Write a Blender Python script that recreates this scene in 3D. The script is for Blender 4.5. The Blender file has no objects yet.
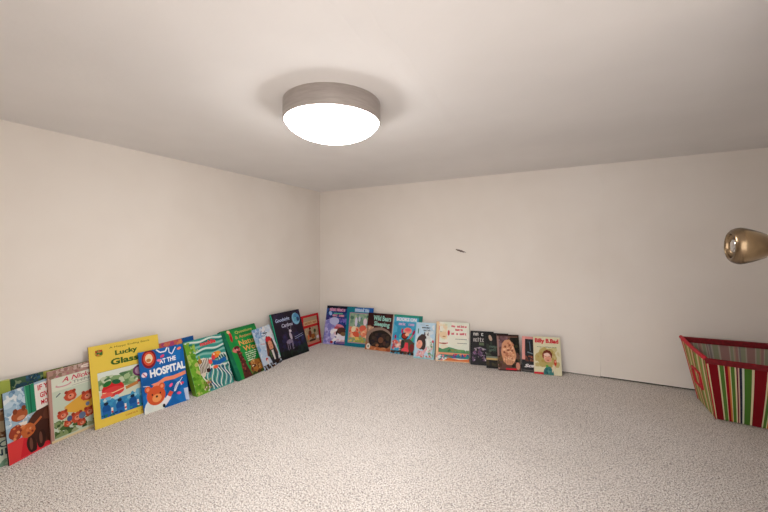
import bpy, bmesh, math, random
from mathutils import Vector, Matrix

C = bpy.context.scene.collection
XW, YW, CZ = -1.6168, 2.1187, 0.6630          # left wall x, back wall y, camera height
YAW = math.radians(26.924)
FOC = 347.9                                    # pixels at 768 wide

# ------------------------------------------------------------------ colour
def lin(c):
    return c / 12.92 if c <= 0.04045 else ((c + 0.055) / 1.055) ** 2.4
def hexc(h):
    h = h.lstrip('#')
    return tuple(lin(int(h[i:i + 2], 16) / 255) for i in (0, 2, 4)) + (1.0,)

# ------------------------------------------------------------------ materials
def new_mat(name, col=(.8, .8, .8, 1), rough=.6, metal=0.0, spec=.5):
    m = bpy.data.materials.new(name); m.use_nodes = True
    b = m.node_tree.nodes['Principled BSDF']
    b.inputs['Base Color'].default_value = col
    b.inputs['Roughness'].default_value = rough
    b.inputs['Metallic'].default_value = metal
    b.inputs['Specular IOR Level'].default_value = spec
    return m

def noise_mix(m, c1, c2, scale, detail=3, rough=.6, p0=.35, p1=.65, bump=0, bump_scale=None, dist=.002, coords='Object', stretch=None):
    nt = m.node_tree; N = nt.nodes; L = nt.links; b = N['Principled BSDF']
    tc = N.new('ShaderNodeTexCoord'); src = tc.outputs[coords]
    if stretch:
        mp = N.new('ShaderNodeMapping'); mp.inputs['Scale'].default_value = stretch
        L.new(src, mp.inputs['Vector']); src = mp.outputs['Vector']
    n = N.new('ShaderNodeTexNoise'); n.inputs['Scale'].default_value = scale; n.inputs['Detail'].default_value = detail
    n.inputs['Roughness'].default_value = rough
    L.new(src, n.inputs['Vector'])
    r = N.new('ShaderNodeValToRGB')
    r.color_ramp.elements[0].position = p0; r.color_ramp.elements[0].color = c1
    r.color_ramp.elements[1].position = p1; r.color_ramp.elements[1].color = c2
    L.new(n.outputs['Fac'], r.inputs['Fac']); L.new(r.outputs['Color'], b.inputs['Base Color'])
    if bump:
        n2 = N.new('ShaderNodeTexNoise'); n2.inputs['Scale'].default_value = bump_scale or scale; n2.inputs['Detail'].default_value = 4
        L.new(src, n2.inputs['Vector'])
        bp = N.new('ShaderNodeBump'); bp.inputs['Strength'].default_value = bump; bp.inputs['Distance'].default_value = dist
        L.new(n2.outputs['Fac'], bp.inputs['Height']); L.new(bp.outputs['Normal'], b.inputs['Normal'])
    return m

M = {}
M['wall'] = noise_mix(new_mat('painted_wall', rough=.75, spec=.25), hexc('#eae2d9'), hexc('#efe8e0'), 2.2, bump=.12, bump_scale=90, dist=.0015)
M['ceil'] = noise_mix(new_mat('painted_ceiling', rough=.85, spec=.2), hexc('#e6e3e1'), hexc('#ece9e7'), 1.8, bump=.15, bump_scale=55, dist=.002)
M['dark'] = new_mat('dark_gap', hexc('#1c1511'), .9)
M['door'] = noise_mix(new_mat('painted_door', rough=.5), hexc('#e2dcd2'), hexc('#e8e2d8'), 3)

def carpet():
    m = new_mat('berber_carpet', rough=.95, spec=.1); nt = m.node_tree; N = nt.nodes; L = nt.links; b = N['Principled BSDF']
    tc = N.new('ShaderNodeTexCoord')
    nz = N.new('ShaderNodeTexNoise'); nz.inputs['Scale'].default_value = 290; nz.inputs['Detail'].default_value = 2.5; nz.inputs['Roughness'].default_value = .6
    L.new(tc.outputs['Object'], nz.inputs['Vector'])
    vo = N.new('ShaderNodeTexVoronoi'); vo.inputs['Scale'].default_value = 240; vo.inputs['Randomness'].default_value = .9
    L.new(tc.outputs['Object'], vo.inputs['Vector'])
    r1 = N.new('ShaderNodeValToRGB'); e = r1.color_ramp.elements
    e[0].position = .36; e[0].color = hexc('#6e5f57')
    e[1].position = .60; e[1].color = hexc('#fffefd')
    x = e.new(.43); x.color = hexc('#bcb0a8')
    x = e.new(.50); x.color = hexc('#f0e9e4')
    L.new(nz.outputs['Fac'], r1.inputs['Fac'])
    # the loops: each voronoi cell a slightly different yarn shade
    sep = N.new('ShaderNodeSeparateColor'); L.new(vo.outputs['Color'], sep.inputs['Color'])
    r2 = N.new('ShaderNodeValToRGB'); e = r2.color_ramp.elements
    e[0].position = .04; e[0].color = hexc('#8f8480'); e[1].position = .16; e[1].color = hexc('#fffdfa')
    L.new(sep.outputs['Red'], r2.inputs['Fac'])
    mx = N.new('ShaderNodeMix'); mx.data_type = 'RGBA'; mx.blend_type = 'MULTIPLY'; mx.inputs['Factor'].default_value = .5
    L.new(r1.outputs['Color'], mx.inputs['A']); L.new(r2.outputs['Color'], mx.inputs['B'])
    # broad, faint wear
    n3 = N.new('ShaderNodeTexNoise'); n3.inputs['Scale'].default_value = 3.5; n3.inputs['Detail'].default_value = 3
    L.new(tc.outputs['Object'], n3.inputs['Vector'])
    r3 = N.new('ShaderNodeValToRGB'); e = r3.color_ramp.elements
    e[0].position = .3; e[0].color = (.92, .91, .90, 1); e[1].position = .7; e[1].color = (1, 1, 1, 1)
    L.new(n3.outputs['Fac'], r3.inputs['Fac'])
    mx2 = N.new('ShaderNodeMix'); mx2.data_type = 'RGBA'; mx2.blend_type = 'MULTIPLY'; mx2.inputs['Factor'].default_value = 1
    L.new(mx.outputs['Result'], mx2.inputs['A']); L.new(r3.outputs['Color'], mx2.inputs['B'])
    L.new(mx2.outputs['Result'], b.inputs['Base Color'])
    bp = N.new('ShaderNodeBump'); bp.inputs['Strength'].default_value = .8; bp.inputs['Distance'].default_value = .005
    bp2 = N.new('ShaderNodeBump'); bp2.inputs['Strength'].default_value = .4; bp2.inputs['Distance'].default_value = .003; bp2.invert = True
    L.new(nz.outputs['Fac'], bp.inputs['Height']); L.new(vo.outputs['Distance'], bp2.inputs['Height'])
    L.new(bp.outputs['Normal'], bp2.inputs['Normal']); L.new(bp2.outputs['Normal'], b.inputs['Normal'])
    return m
M['carpet'] = carpet()

def print_mat(name, rough):
    m = new_mat(name, rough=rough, spec=.22); nt = m.node_tree
    a = nt.nodes.new('ShaderNodeAttribute'); a.attribute_name = 'ink'; a.attribute_type = 'GEOMETRY'
    nt.links.new(a.outputs['Color'], nt.nodes['Principled BSDF'].inputs['Base Color'])
    return m
M['print'] = print_mat('printed_cover', .42)
M['fabric'] = print_mat('striped_fabric', .85)
M['pages'] = noise_mix(new_mat('paper_edges', rough=.8), hexc('#d9cfbd'), hexc('#efe8da'), 900, stretch=(1, .02, 1))
M['nickel'] = noise_mix(new_mat('brushed_nickel', rough=.38, metal=.8), hexc('#b2aaa5'), hexc('#beb7b2'), 60, stretch=(.3, .3, 3))
M['brass'] = noise_mix(new_mat('antique_brass', rough=.27, metal=1.0), hexc('#6b5a46'), hexc('#857158'), 25)
M['steel'] = new_mat('bright_steel', hexc('#c9c6c2'), .15, 1.0)
M['steel_dark'] = new_mat('brass_recess', hexc('#6b5236'), .3, 1.0)
M['redcloth'] = noise_mix(new_mat('red_binding', rough=.8), hexc('#6c0812'), hexc('#8c101d'), 120, bump=.3, bump_scale=400, dist=.001)
M['redpiping'] = noise_mix(new_mat('red_piping', rough=.7), hexc('#b51527'), hexc('#cf2236'), 120)
M['scuff'] = noise_mix(new_mat('scuffed_plaster', rough=.9), hexc('#5c4a42'), hexc('#85736a'), 200)

def glow_mat():
    m = bpy.data.materials.new('lit_glass_shade'); m.use_nodes = True
    b = m.node_tree.nodes['Principled BSDF']
    b.inputs['Base Color'].default_value = (.9, .9, .88, 1); b.inputs['Roughness'].default_value = .3
    b.inputs['Emission Color'].default_value = (1.0, .985, .97, 1); b.inputs['Emission Strength'].default_value = LAMP
    return m
LAMP = 13.0
M['glow'] = glow_mat()

# ------------------------------------------------------------------ mesh helpers
def obj(name, bm, m, parent=None, smooth=False):
    me = bpy.data.meshes.new(name); bm.to_mesh(me); bm.free()
    for mm in (m if isinstance(m, (list, tuple)) else [m]): me.materials.append(mm)
    if smooth:
        for p in me.polygons: p.use_smooth = True
    o = bpy.data.objects.new(name, me); C.objects.link(o)
    if parent: o.parent = parent
    return o
def tag(o, label=None, cat=None, group=None, kind=None):
    if label: o['label'] = label
    if cat: o['category'] = cat
    if group: o['group'] = group
    if kind: o['kind'] = kind
    return o
def struct(name, bm, m, parent=None, smooth=False):
    o = obj(name, bm, m, parent, smooth)
    if not parent: o['kind'] = 'structure'
    return o
def box(bm, x0, x1, y0, y1, z0, z1):
    vs = [bm.verts.new(p) for p in ((x0, y0, z0), (x1, y0, z0), (x1, y1, z0), (x0, y1, z0), (x0, y0, z1), (x1, y0, z1), (x1, y1, z1), (x0, y1, z1))]
    for f in ((0, 3, 2, 1), (4, 5, 6, 7), (0, 1, 5, 4), (1, 2, 6, 5), (2, 3, 7, 6), (3, 0, 4, 7)): bm.faces.new([vs[i] for i in f])
    return vs
def hexa(bm, p):
    """8 points: bottom loop ccw, top loop ccw"""
    vs = [bm.verts.new(q) for q in p]
    for f in ((0, 3, 2, 1), (4, 5, 6, 7), (0, 1, 5, 4), (1, 2, 6, 5), (2, 3, 7, 6), (3, 0, 4, 7)): bm.faces.new([vs[i] for i in f])
def lathe(bm, prof, seg=64, mat=Matrix()):
    rings = []
    for r, z in prof:
        if r < 1e-6: rings.append([bm.verts.new(mat @ Vector((0, 0, z)))])
        else: rings.append([bm.verts.new(mat @ Vector((r * math.cos(2 * math.pi * i / seg), r * math.sin(2 * math.pi * i / seg), z))) for i in range(seg)])
    for a, b in zip(rings, rings[1:]):
        for i in range(seg):
            j = (i + 1) % seg
            if len(a) == 1 and len(b) == 1: continue
            if len(a) == 1: bm.faces.new((a[0], b[j], b[i]))
            elif len(b) == 1: bm.faces.new((a[i], a[j], b[0]))
            else: bm.faces.new((a[i], a[j], b[j], b[i]))
def tube(bm, pts, r, seg=8, closed=False, flat=1.0):
    pts = [Vector(p) for p in pts]; rings = []; n = len(pts)
    for i, p in enumerate(pts):
        a = pts[(i - 1) % n] if (closed or i > 0) else p
        b = pts[(i + 1) % n] if (closed or i < n - 1) else p
        d = (b - a).normalized()
        s = d.cross(Vector((0, 0, 1)))
        if s.length < .05: s = d.cross(Vector((0, 1, 0)))
        s.normalize(); t = s.cross(d)
        rings.append([bm.verts.new(p + s * r * math.cos(2 * math.pi * k / seg) + t * r * flat * math.sin(2 * math.pi * k / seg)) for k in range(seg)])
    for i in range(n if closed else n - 1):
        A, B = rings[i], rings[(i + 1) % n]
        for k in range(seg): bm.faces.new((A[k], A[(k + 1) % seg], B[(k + 1) % seg], B[k]))
    if not closed:
        bm.faces.new(rings[0][::-1]); bm.faces.new(rings[-1])

# ------------------------------------------------------------------ room shell
XR, YF = 1.12, -0.06
def zc(x, y): return 1.1 + .00477 * (x - XW) + .00832 * (y - YW)
bm = bmesh.new(); box(bm, XW - .03, XR + .03, YF - .8, YW + .03, -.03, 0)
struct('floor', bm, M['carpet'])
bm = bmesh.new()
T = [(XW - .1, YF - .1), (XR + .1, YF - .1), (XR + .1, YW + .1), (XW - .1, YW + .1)]
hexa(bm, [(x, y, zc(x, y)) for x, y in T] + [(x, y, zc(x, y) + .05) for x, y in T])
struct('ceiling', bm, M['ceil'])
# faint taped drywall joint running across the ceiling
bm = bmesh.new(); n = 24; rng = random.Random(4)
vs = []
for i in range(n + 1):
    y = .30 + (1.18 - .30) * i / n; x = -.335 + .004 * math.sin(i * 1.3)
    vs.append([bm.verts.new((x + dx * (1 + .15 * rng.random()), y, zc(x, y) - dz)) for dx, dz in ((-.03, -.001), (-.02, .0006), (0, .0011), (.02, .0006), (.03, -.001))])
for a, b in zip(vs, vs[1:]):
    for k in range(4): bm.faces.new((a[k], b[k], b[k + 1], a[k + 1]))
struct('trim_1', bm, M['ceil'], smooth=True)

bm = bmesh.new(); box(bm, XW - .05, XW, YF - .1, YW + .05, -.01, 1.13)
struct('wall_left', bm, M['wall'])
# back wall: two panels with a barely visible vertical joint, standing a few mm clear of the carpet
bm = bmesh.new()
box(bm, XW, .1837, YW, YW + .05, .0055, 1.15)
box(bm, .1850, XR, YW - .0012, YW + .05, .0085, 1.15)
hexa(bm, [(.1822, YW - .0002, .05), (.1855, YW - .0014, .05), (.1855, YW + .01, .05), (.1822, YW + .01, .05), (.1822, YW - .0002, 1.12), (.1855, YW - .0014, 1.12), (.1855, YW + .01, 1.12), (.1822, YW + .01, 1.12)])
struct('wall_back', bm, M['wall'])
bm = bmesh.new(); box(bm, XW, XR, YW + .012, YW + .02, 0.0002, .02)  # no baseboard: dark strip whose colour stands in for shade in the wall gap
struct('gap_shade_back', bm, M['dark'])
bm = bmesh.new(); box(bm, XR, XR + .05, YF - .1, YW + .05, -.01, 1.16)
struct('wall_right', bm, M['wall'])
# front wall with the doorway the camera stands in
DX0, DX1, DT = -.42, .352, 1.03
bm = bmesh.new()
box(bm, XW, DX0, YF - .07, YF, 0, 1.13); box(bm, DX1, XR, YF - .07, YF, 0, 1.13); box(bm, DX0, DX1, YF - .07, YF, DT, 1.13)
struct('wall_front', bm, M['wall'])

# door, swung open at right; only its brass knob reaches into the picture
KX, KY, KZ = .2455, .7046, .6690
door = bpy.data.objects.new('door_1', None); C.objects.link(door); door.location = (.315, 0, 0); door['kind'] = 'structure'
bm = bmesh.new(); box(bm, 0, .035, -.03, .765, .012, DT - .008)
obj('door_panel', bm, M['door'], door)
kb = bpy.data.objects.new('door_knob', None); C.objects.link(kb); kb.parent = door
kb['label'] = 'antique brass tulip knob with a recessed push button face'
kb.location = (0, KY, KZ)
Rm = Matrix.Rotation(-math.pi / 2, 4, 'Y')      # lathe z -> -x
# local distance t from door face; knob spans t=.0 (door) .. ~.098
D0 = .315 - KX
prof = [(.0, 0), (.031, 0), (.031, .003), (.028, .006), (.013, .009), (.0115, .016)]
bm = bmesh.new(); lathe(bm, prof, 64, Rm); obj('rosette', bm, M['brass'], kb, True)
tip = .0878
prof = [(.0102, .015), (.0100, .032), (.0108, .038), (.0140, .0435), (.0180, .050), (.0214, .057), (.0242, .064), (.0264, .071),
        (.0274, .076), (.0268, .0805), (.0248, .0845), (.0222, .0870), (.0202, tip), (.0188, tip - .0004), (.0178, tip - .0030), (.0174, tip - .006), (.0, tip - .006)]
bm = bmesh.new(); lathe(bm, prof, 96, Rm); obj('knob_body', bm, M['brass'], kb, True)
prof = [(.0, tip - .0062), (.0105, tip - .0062), (.0105, tip - .0040), (.0095, tip - .0030), (.006, tip - .0022), (.0, tip - .0018)]
bm = bmesh.new(); lathe(bm, prof[::-1], 48, Rm); obj('push_button', bm, M['steel'], kb, True)

# scuff on the back wall
bm = bmesh.new()
pa, pb = Vector((-.5775, YW, .6662)), Vector((-.5155, YW, .6478)); rows = []; n = 14
for i in range(n + 1):
    t = i / n; p = pa.lerp(pb, t); w = .0015 + .0045 * math.sin(math.pi * min(1, t * 1.0 + .12)) ** .7 * (.7 + .5 * t)
    row = []
    for s, d in ((-1, .0), (-.5, .0016), (0, .0024), (.5, .0016), (1, .0)):
        row.append(bm.verts.new((p.x, YW - .0001 - d, p.z + s * w + .0015 * math.sin(i * 1.7))))
    rows.append(row)
for a, b in zip(rows, rows[1:]):
    for k in range(4): bm.faces.new((a[k], b[k], b[k + 1], a[k + 1]))
tag(obj('wall_scuff', bm, M['scuff'], smooth=True), 'small dark slanting scuff mark on the blank back wall', 'scuff mark')

# ------------------------------------------------------------------ ceiling light
lx, ly, lr = -.6050, .8525, .1425
lz = zc(lx, ly)
lamp = tag(bpy.data.objects.new('ceiling_light', None), 'round flush ceiling light with brushed metal band and glowing white glass dome', 'ceiling light')
C.objects.link(lamp); lamp.location = (lx, ly, lz)
bm = bmesh.new(); lathe(bm, [(0, .004), (lr * .985, .004), (lr, -.001), (lr, -.0545), (lr - .0015, -.056), (lr - .004, -.056), (lr - .0045, -.045), (lr - .006, -.004), (0, -.004)][::-1], 128)
o = obj('metal_band', bm, M['nickel'], lamp, True); o.data.set_sharp_from_angle(angle=math.radians(40))
bm = bmesh.new(); pr_ = []; rd = lr - .0045; dep = .056
for i in range(25):
    a = math.pi / 2 * i / 24
    pr_.append((rd * math.sin(a) if i else 0, -.0505 - dep * math.cos(a) ** 1.15))
lathe(bm, pr_ + [(rd, -.046)], 128)
obj('glass_dome', bm, M['glow'], lamp, True)

# ------------------------------------------------------------------ fabric bin
def ink(h):
    c = hexc(h); return tuple(.95 * v ** 1.14 for v in c[:3]) + (1.0,)
class Ink:
    """a bmesh with one printed colour per face"""
    def __init__(s): s.bm = bmesh.new(); s.lay = s.bm.loops.layers.float_color.new('ink')
    def face(s, pts, col):
        c = ink(col) if isinstance(col, str) else col
        f = s.bm.faces.new([s.bm.verts.new(p) for p in pts])
        for l in f.loops: l[s.lay] = c
        return f
def lerp(a, b, t): return Vector(a).lerp(Vector(b), t)
bin_ = tag(bpy.data.objects.new('fabric_bin', None), 'open tapered fabric bin with red, green and cream stripes and red trim on the carpet', 'storage bin')
C.objects.link(bin_); bin_.location = (.68, 1.90, 0)
BO = Vector((.68, 1.90, 0))
top = [Vector(p) - BO for p in ((.490, 1.732, .250), (.875, 1.690, .250), (.875, 2.075, .260), (.497, 2.060, .260))]
bot = [Vector(p) - BO for p in ((.541, 1.803, .003), (.830, 1.765, .003), (.830, 2.02, .003), (.545, 2.010, .003))]
DR, CR, GR, MR = '#8e1222', '#e6dbb4', '#64883f', '#a5182a'
front = [(CR, 8), (DR, 35), (CR, 6), (GR, 16), (CR, 3), (MR, 12), ('#d98a4e', 7), (CR, 3), (GR, 14), (CR, 6), ('#7a1c3c', 6), ('#e6c9b4', 5), ('#343a4c', 10), ('#d8dccb', 8), ('#5a8538', 27), (CR, 9),
         (DR, 44), (CR, 6), (GR, 13), (CR, 4), ('#d98a4e', 7), (MR, 12), (CR, 5), ('#2f3550', 8), (GR, 22), (CR, 7), (DR, 38), (CR, 6), (GR, 16), ('#d98a4e', 6), (MR, 12), (CR, 5), (GR, 14), (CR, 5), (DR, 40), (CR, 6), (GR, 16), ('#343a4c', 8), (CR, 6), (MR, 10), (GR, 20)]
side = [('#c9b98a', 10), (MR, 5), ('#9aa25c', 14), ('#d9c79a', 9), ('#7f9a50', 8), ('#c89058', 5), ('#d9c79a', 8), (MR, 5), ('#8fa25a', 15), ('#dccda0', 9), ('#c07a4c', 5), ('#8fa25a', 12), ('#e0d3a8', 7), ('#9c2a30', 4), ('#8fa25a', 10)]
def stripes(ink, a0, a1, b0, b1, seq, bow=0.0, out=None):
    tot = sum(w for _, w in seq); x = 0
    for col, w in seq:
        t0, t1 = x / tot, (x + w) / tot; x += w
        for k in range(4):
            s0, s1 = k / 4, (k + 1) / 4
            P = []
            for t, s in ((t0, s0), (t1, s0), (t1, s1), (t0, s1)):
                p = lerp(lerp(a0, a1, t), lerp(b0, b1, t), s)
                if out is not None: p = p + out * bow * math.sin(math.pi * t) * math.sin(math.pi * s)
                P.append(p)
            ink.face(P, col)
I = Ink()
stripes(I, bot[0], bot[1], top[0], top[1], front, .004, Vector((0, -1, 0)))
stripes(I, bot[1], bot[2], top[1], top[2], side, .003, Vector((1, 0, 0)))
stripes(I, bot[2], bot[3], top[2], top[3], front)
stripes(I, bot[3], bot[0], top[3], top[0], side, .003, Vector((-1, 0, 0)))
I.face(bot[::-1], '#6d1420')
obj('outer_fabric', I.bm, M['fabric'], bin_)
# lining: the stripes show through pale
def pale(c):
    c = c.lstrip('#'); v = [int(c[i:i + 2], 16) for i in (0, 2, 4)]
    return '#%02x%02x%02x' % tuple(int(k * .22 + g * .78) for k, g in zip(v, (196, 186, 176)))
I = Ink(); cen_t = sum(top, Vector()) / 4; cen_b = sum(bot, Vector()) / 4
ti = [p + (cen_t - p).normalized() * .007 for p in top]; bi = [p + (cen_b - p).normalized() * .007 + Vector((0, 0, .004)) for p in bot]
fp = [(pale(c), w) for c, w in front]; sp = [(pale(c), w) for c, w in side]
stripes(I, bi[1], bi[0], ti[1], ti[0], fp); stripes(I, bi[2], bi[1], ti[2], ti[1], sp)
stripes(I, bi[3], bi[2], ti[3], ti[2], fp); stripes(I, bi[0], bi[3], ti[0], ti[3], sp)
I.face(bi, '#8a7d74')
obj('lining', I.bm, M['fabric'], bin_)
# rim binding on front and back, round piping on sides
def band(a, b, ac, bc, h):
    bm = bmesh.new(); n = 10
    R = []
    for i in range(n + 1):
        t = i / n; p = lerp(a, b, t); q = lerp(ac, bc, t); d = (q - p).normalized(); inn = (lerp(cen_t, cen_t, 0) - p); inn.z = 0; inn.normalize()
        w = .0045
        R.append([bm.verts.new(v) for v in (p - inn * .004 + d * h, p - inn * .004 - d * .001, p - d * .004, p + inn * .010 - d * .001, p + inn * .010 + d * h)])
    for u, v in zip(R, R[1:]):
        for k in range(4): bm.faces.new((u[k], v[k], v[k + 1], u[k + 1]))
        bm.faces.new((u[4], v[4], v[0], u[0]))
    return bm
obj('rim_binding', band(top[0], top[1], bot[0], bot[1], .020), M['redcloth'], bin_)
obj('rim_binding', band(top[3], top[2], bot[3], bot[2], .020), M['redcloth'], bin_)
for a, b in ((0, 3), (1, 2)):
    bm = bmesh.new(); tube(bm, [lerp(top[a], top[b], i / 8) + Vector((0, 0, .001 - .004 * math.sin(math.pi * i / 8))) for i in range(9)], .0078, 10)
    o = obj('rim_piping', bm, M['redpiping'], bin_, True)
for k in range(4):
    bm = bmesh.new(); outv = (top[k] - cen_t).normalized() * .0005
    tube(bm, [lerp(bot[k], top[k], i / 6) + outv for i in range(7)], .0022, 8); obj('corner_piping', bm, M['redpiping'], bin_, True)
for sgn, (a, b) in ((-1, (3, 0)), (1, (2, 1))):
    bm = bmesh.new(); P = []
    def sidept(t, s): return lerp(lerp(bot[a], bot[b], t), lerp(top[a], top[b], t), s) + Vector((sgn * .005, 0, 0))
    for t, s in ((.32, .62), (.32, .36), (.66, .36), (.66, .62)):
        P.append(sidept(t, s))
    Q = []
    for i in range(4):
        for k in range(4): Q.append(lerp(P[i], P[(i + 1) % 4], k / 4))
    tube(bm, Q, .0048, 8, closed=True); obj('handle', bm, M['redpiping'], bin_, True)

# ------------------------------------------------------------------ books
_fonts = {}
def text_tris(s, bold=0.0, shear=0.0):
    cu = bpy.data.curves.new('t', 'FONT'); cu.body = s; cu.size = 1; cu.offset = bold; cu.shear = shear; cu.resolution_u = 3
    o = bpy.data.objects.new('t', cu); C.objects.link(o)
    bpy.context.view_layer.update()
    me = bpy.data.meshes.new_from_object(o.evaluated_get(bpy.context.evaluated_depsgraph_get()))
    vs = [(v.co.x, v.co.y) for v in me.vertices]; fs = [tuple(p.vertices) for p in me.polygons]
    bpy.data.objects.remove(o); bpy.data.curves.remove(cu); bpy.data.meshes.remove(me)
    return vs, fs

class Art:
    """flat printed artwork; u,v run 0..1 over the cover"""
    def __init__(s, W, H, bg, seed):
        s.W, s.H = W, H; s.I = Ink(); s.k = 0; s.r = random.Random(seed)
        s.poly([(0, 0), (1, 0), (1, 1), (0, 1)], bg)
    def poly(s, pts, col, fs=None):
        y = -.00002 - s.k * .000006; s.k += 1
        P = [((min(1, max(0, u)) - .5) * s.W, y, min(1, max(0, v)) * s.H) for u, v in pts]
        c = ink(col)
        if fs is None:
            area = sum(P[i][0] * P[(i + 1) % len(P)][2] - P[(i + 1) % len(P)][0] * P[i][2] for i in range(len(P)))
            if area < 0: P = P[::-1]
            s.I.face(P, c)
        else:
            V = [s.I.bm.verts.new(p) for p in P]
            for f in fs:
                try: F = s.I.bm.faces.new([V[i] for i in f])
                except ValueError: continue
                for l in F.loops: l[s.I.lay] = c
    def rect(s, x0, y0, x1, y1, col, dy=0): s.poly([(x0, y0), (x1, y0 + dy), (x1, y1 + dy), (x0, y1)], col)
    def ell(s, cx, cy, rx, ry, col, rot=0, n=22, wob=0):
        a = s.W / s.H; ry_ = ry
        pts = []
        for i in range(n):
            t = 2 * math.pi * i / n; q = 1 + wob * (s.r.random() - .5) * 2
            x, y = rx * q * math.cos(t), ry_ * q * math.sin(t) / a
            c, d = math.cos(rot), math.sin(rot)
            X = x * c - y * d; Y = x * d + y * c
            pts.append((cx + X, cy + Y * a))
        s.poly(pts, col)
    def line(s, pts, w, col):
        a = s.W / s.H
        for (x0, y0), (x1, y1) in zip(pts, pts[1:]):
            dx, dy = (x1 - x0), (y1 - y0) / a; l = math.hypot(dx, dy) or 1
            nx, ny = -dy / l * w / 2, dx / l * w / 2 * a
            s.poly([(x0 + nx, y0 + ny), (x0 - nx, y0 - ny), (x1 - nx, y1 - ny), (x1 + nx, y1 + ny)], col)
    def mott(s, x0, y0, x1, y1, cols, n, sz):
        for _ in range(n):
            cx, cy = s.r.uniform(x0, x1), s.r.uniform(y0, y1); q = sz * s.r.uniform(.5, 1.3)
            m = 7; o = s.r.random() * 6
            pts = [(min(x1, max(x0, cx + q * s.r.uniform(.5, 1.1) * math.cos(o + 2 * math.pi * i / m))), min(y1, max(y0, cy + q * s.W / s.H * s.r.uniform(.5, 1.1) * math.sin(o + 2 * math.pi * i / m)))) for i in range(m)]
            s.poly(pts, s.r.choice(cols))
    def text(s, t, x0, y0, x1, y1, col, bold=.02, rot=0, shear=0):
        vs, fs = text_tris(t, bold, shear)
        ax, bx = min(v[0] for v in vs), max(v[0] for v in vs); ay, by = min(v[1] for v in vs), max(v[1] for v in vs)
        P = []
        a = s.W / s.H
        for x, y in vs:
            u = x0 + (x - ax) / (bx - ax) * (x1 - x0); v = y0 + (y - ay) / (by - ay) * (y1 - y0)
            du, dv = u - x0, (v - y0) / a
            P.append((x0 + du * math.cos(rot) - dv * math.sin(rot), y0 + (du * math.sin(rot) + dv * math.cos(rot)) * a))
        s.poly(P, col, fs)
    def scrib(s, x0, y0, x1, y1, col, n, w=.012):
        """lettering too small to read: a run of short strokes"""
        dx = (x1 - x0) / n; a = s.W / s.H; h = y1 - y0
        for i in range(n):
            if s.r.random() < .12: continue
            x = x0 + i * dx
            t = y1 + (h * .25 if s.r.random() < .2 else 0)
            s.line([(x + dx * .2, y0), (x + dx * .2, t)], w, col)
            q = s.r.random()
            if q < .6: s.line([(x + dx * .2, y1 - h * .1), (x + dx * .75, y1 - h * .1)], w * .8, col)
            if q > .3: s.line([(x + dx * .75, y0), (x + dx * .75, y0 + h * .9)], w, col)
            if q > .6 or q < .25: s.line([(x + dx * .2, y0 + h * .1), (x + dx * .75, y0 + h * .1)], w * .8, col)

TAB = {
 'A': ('L', -1.5178, 0.3553, 0.08, 0.2, 0.2, 0.255, 0.009),
 'B': ('L', -1.53922, 0.50745, 0.3924, 0.11, 0.165, 0.2214, 0.004),
 'C': ('L', -1.5582, 0.4985, 0, 0.15, 0.08, 0.2447, 0.008),
 'D': ('L', -1.579, 0.6048, 0, 0.12, 0.14, 0.2408, 0.005),
 'E': ('L', -1.5568, 0.623756, 0.1251, 0.1, 0.16, 0.244, 0.006),
 'F': ('L', -1.5148, 0.7809, -0.08, 0.22, 0.244, 0.3022, 0.006),
 'G': ('L', -1.4783, 0.8967, -0.1306, 0.25, 0.1759, 0.247, 0.006),
 'H': ('L', -1.5483, 1.0011, 0.0306, 0.2368, 0.199, 0.2498, 0.005),
 'I': ('L', -1.4606, 1.1161, -0.0004, 0.4072, 0.2003, 0.2542, 0.03),
 'J': ('L', -1.4523, 1.351, 0.055, 0.5094, 0.2415, 0.2718, 0.02),
 'K': ('L', -1.456, 1.4851, 0.222, 0.3795, 0.1734, 0.2341, 0.004),
 'L': ('L', -1.4771, 1.6906, -0.0613, 0.3453, 0.2447, 0.2845, 0.007),
 'M': ('L', -1.5291, 1.928, -0.04, 0.155, 0.18, 0.2146, 0.003),
 'N': ('B', -1.3876, 2.0205, 0.16, 0.27, 0.235, 0.269, 0.004),
 'O': ('B', -1.2356, 2.0339, 0.12, 0.1856, 0.1986, 0.2676, 0.005),
 'P': ('B', -1.0752, 2.0247, 0.0785, 0.2508, 0.1875, 0.2424, 0.005),
 'Q': ('B', -0.8814, 2.0232, 0.0877, 0.3254, 0.1936, 0.2485, 0.006),
 'R': ('B', -0.7452, 1.9988, 0.1719, 0.4228, 0.1267, 0.2209, 0.008),
 'S': ('B', -0.5734, 2.0212, 0.2185, 0.2958, 0.1965, 0.2314, 0.006),
 'T': ('B', -0.4015, 2.0362, 0.2156, 0.3241, 0.1313, 0.1925, 0.007),
 'U': ('B', -0.3116, 2.0184, 0.2389, 0.3783, 0.1239, 0.1954, 0.006),
 'V': ('B', -0.2489, 2.0113, 0.2954, 0.3524, 0.1184, 0.1951, 0.01),
 'W': ('B', -0.1324, 2.0389, 0.0989, 0.3301, 0.112, 0.1889, 0.008),
 'X': ('B', -0.0594, 2.0363, 0.2012, 0.2428, 0.135, 0.197, 0.009),
}
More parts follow.
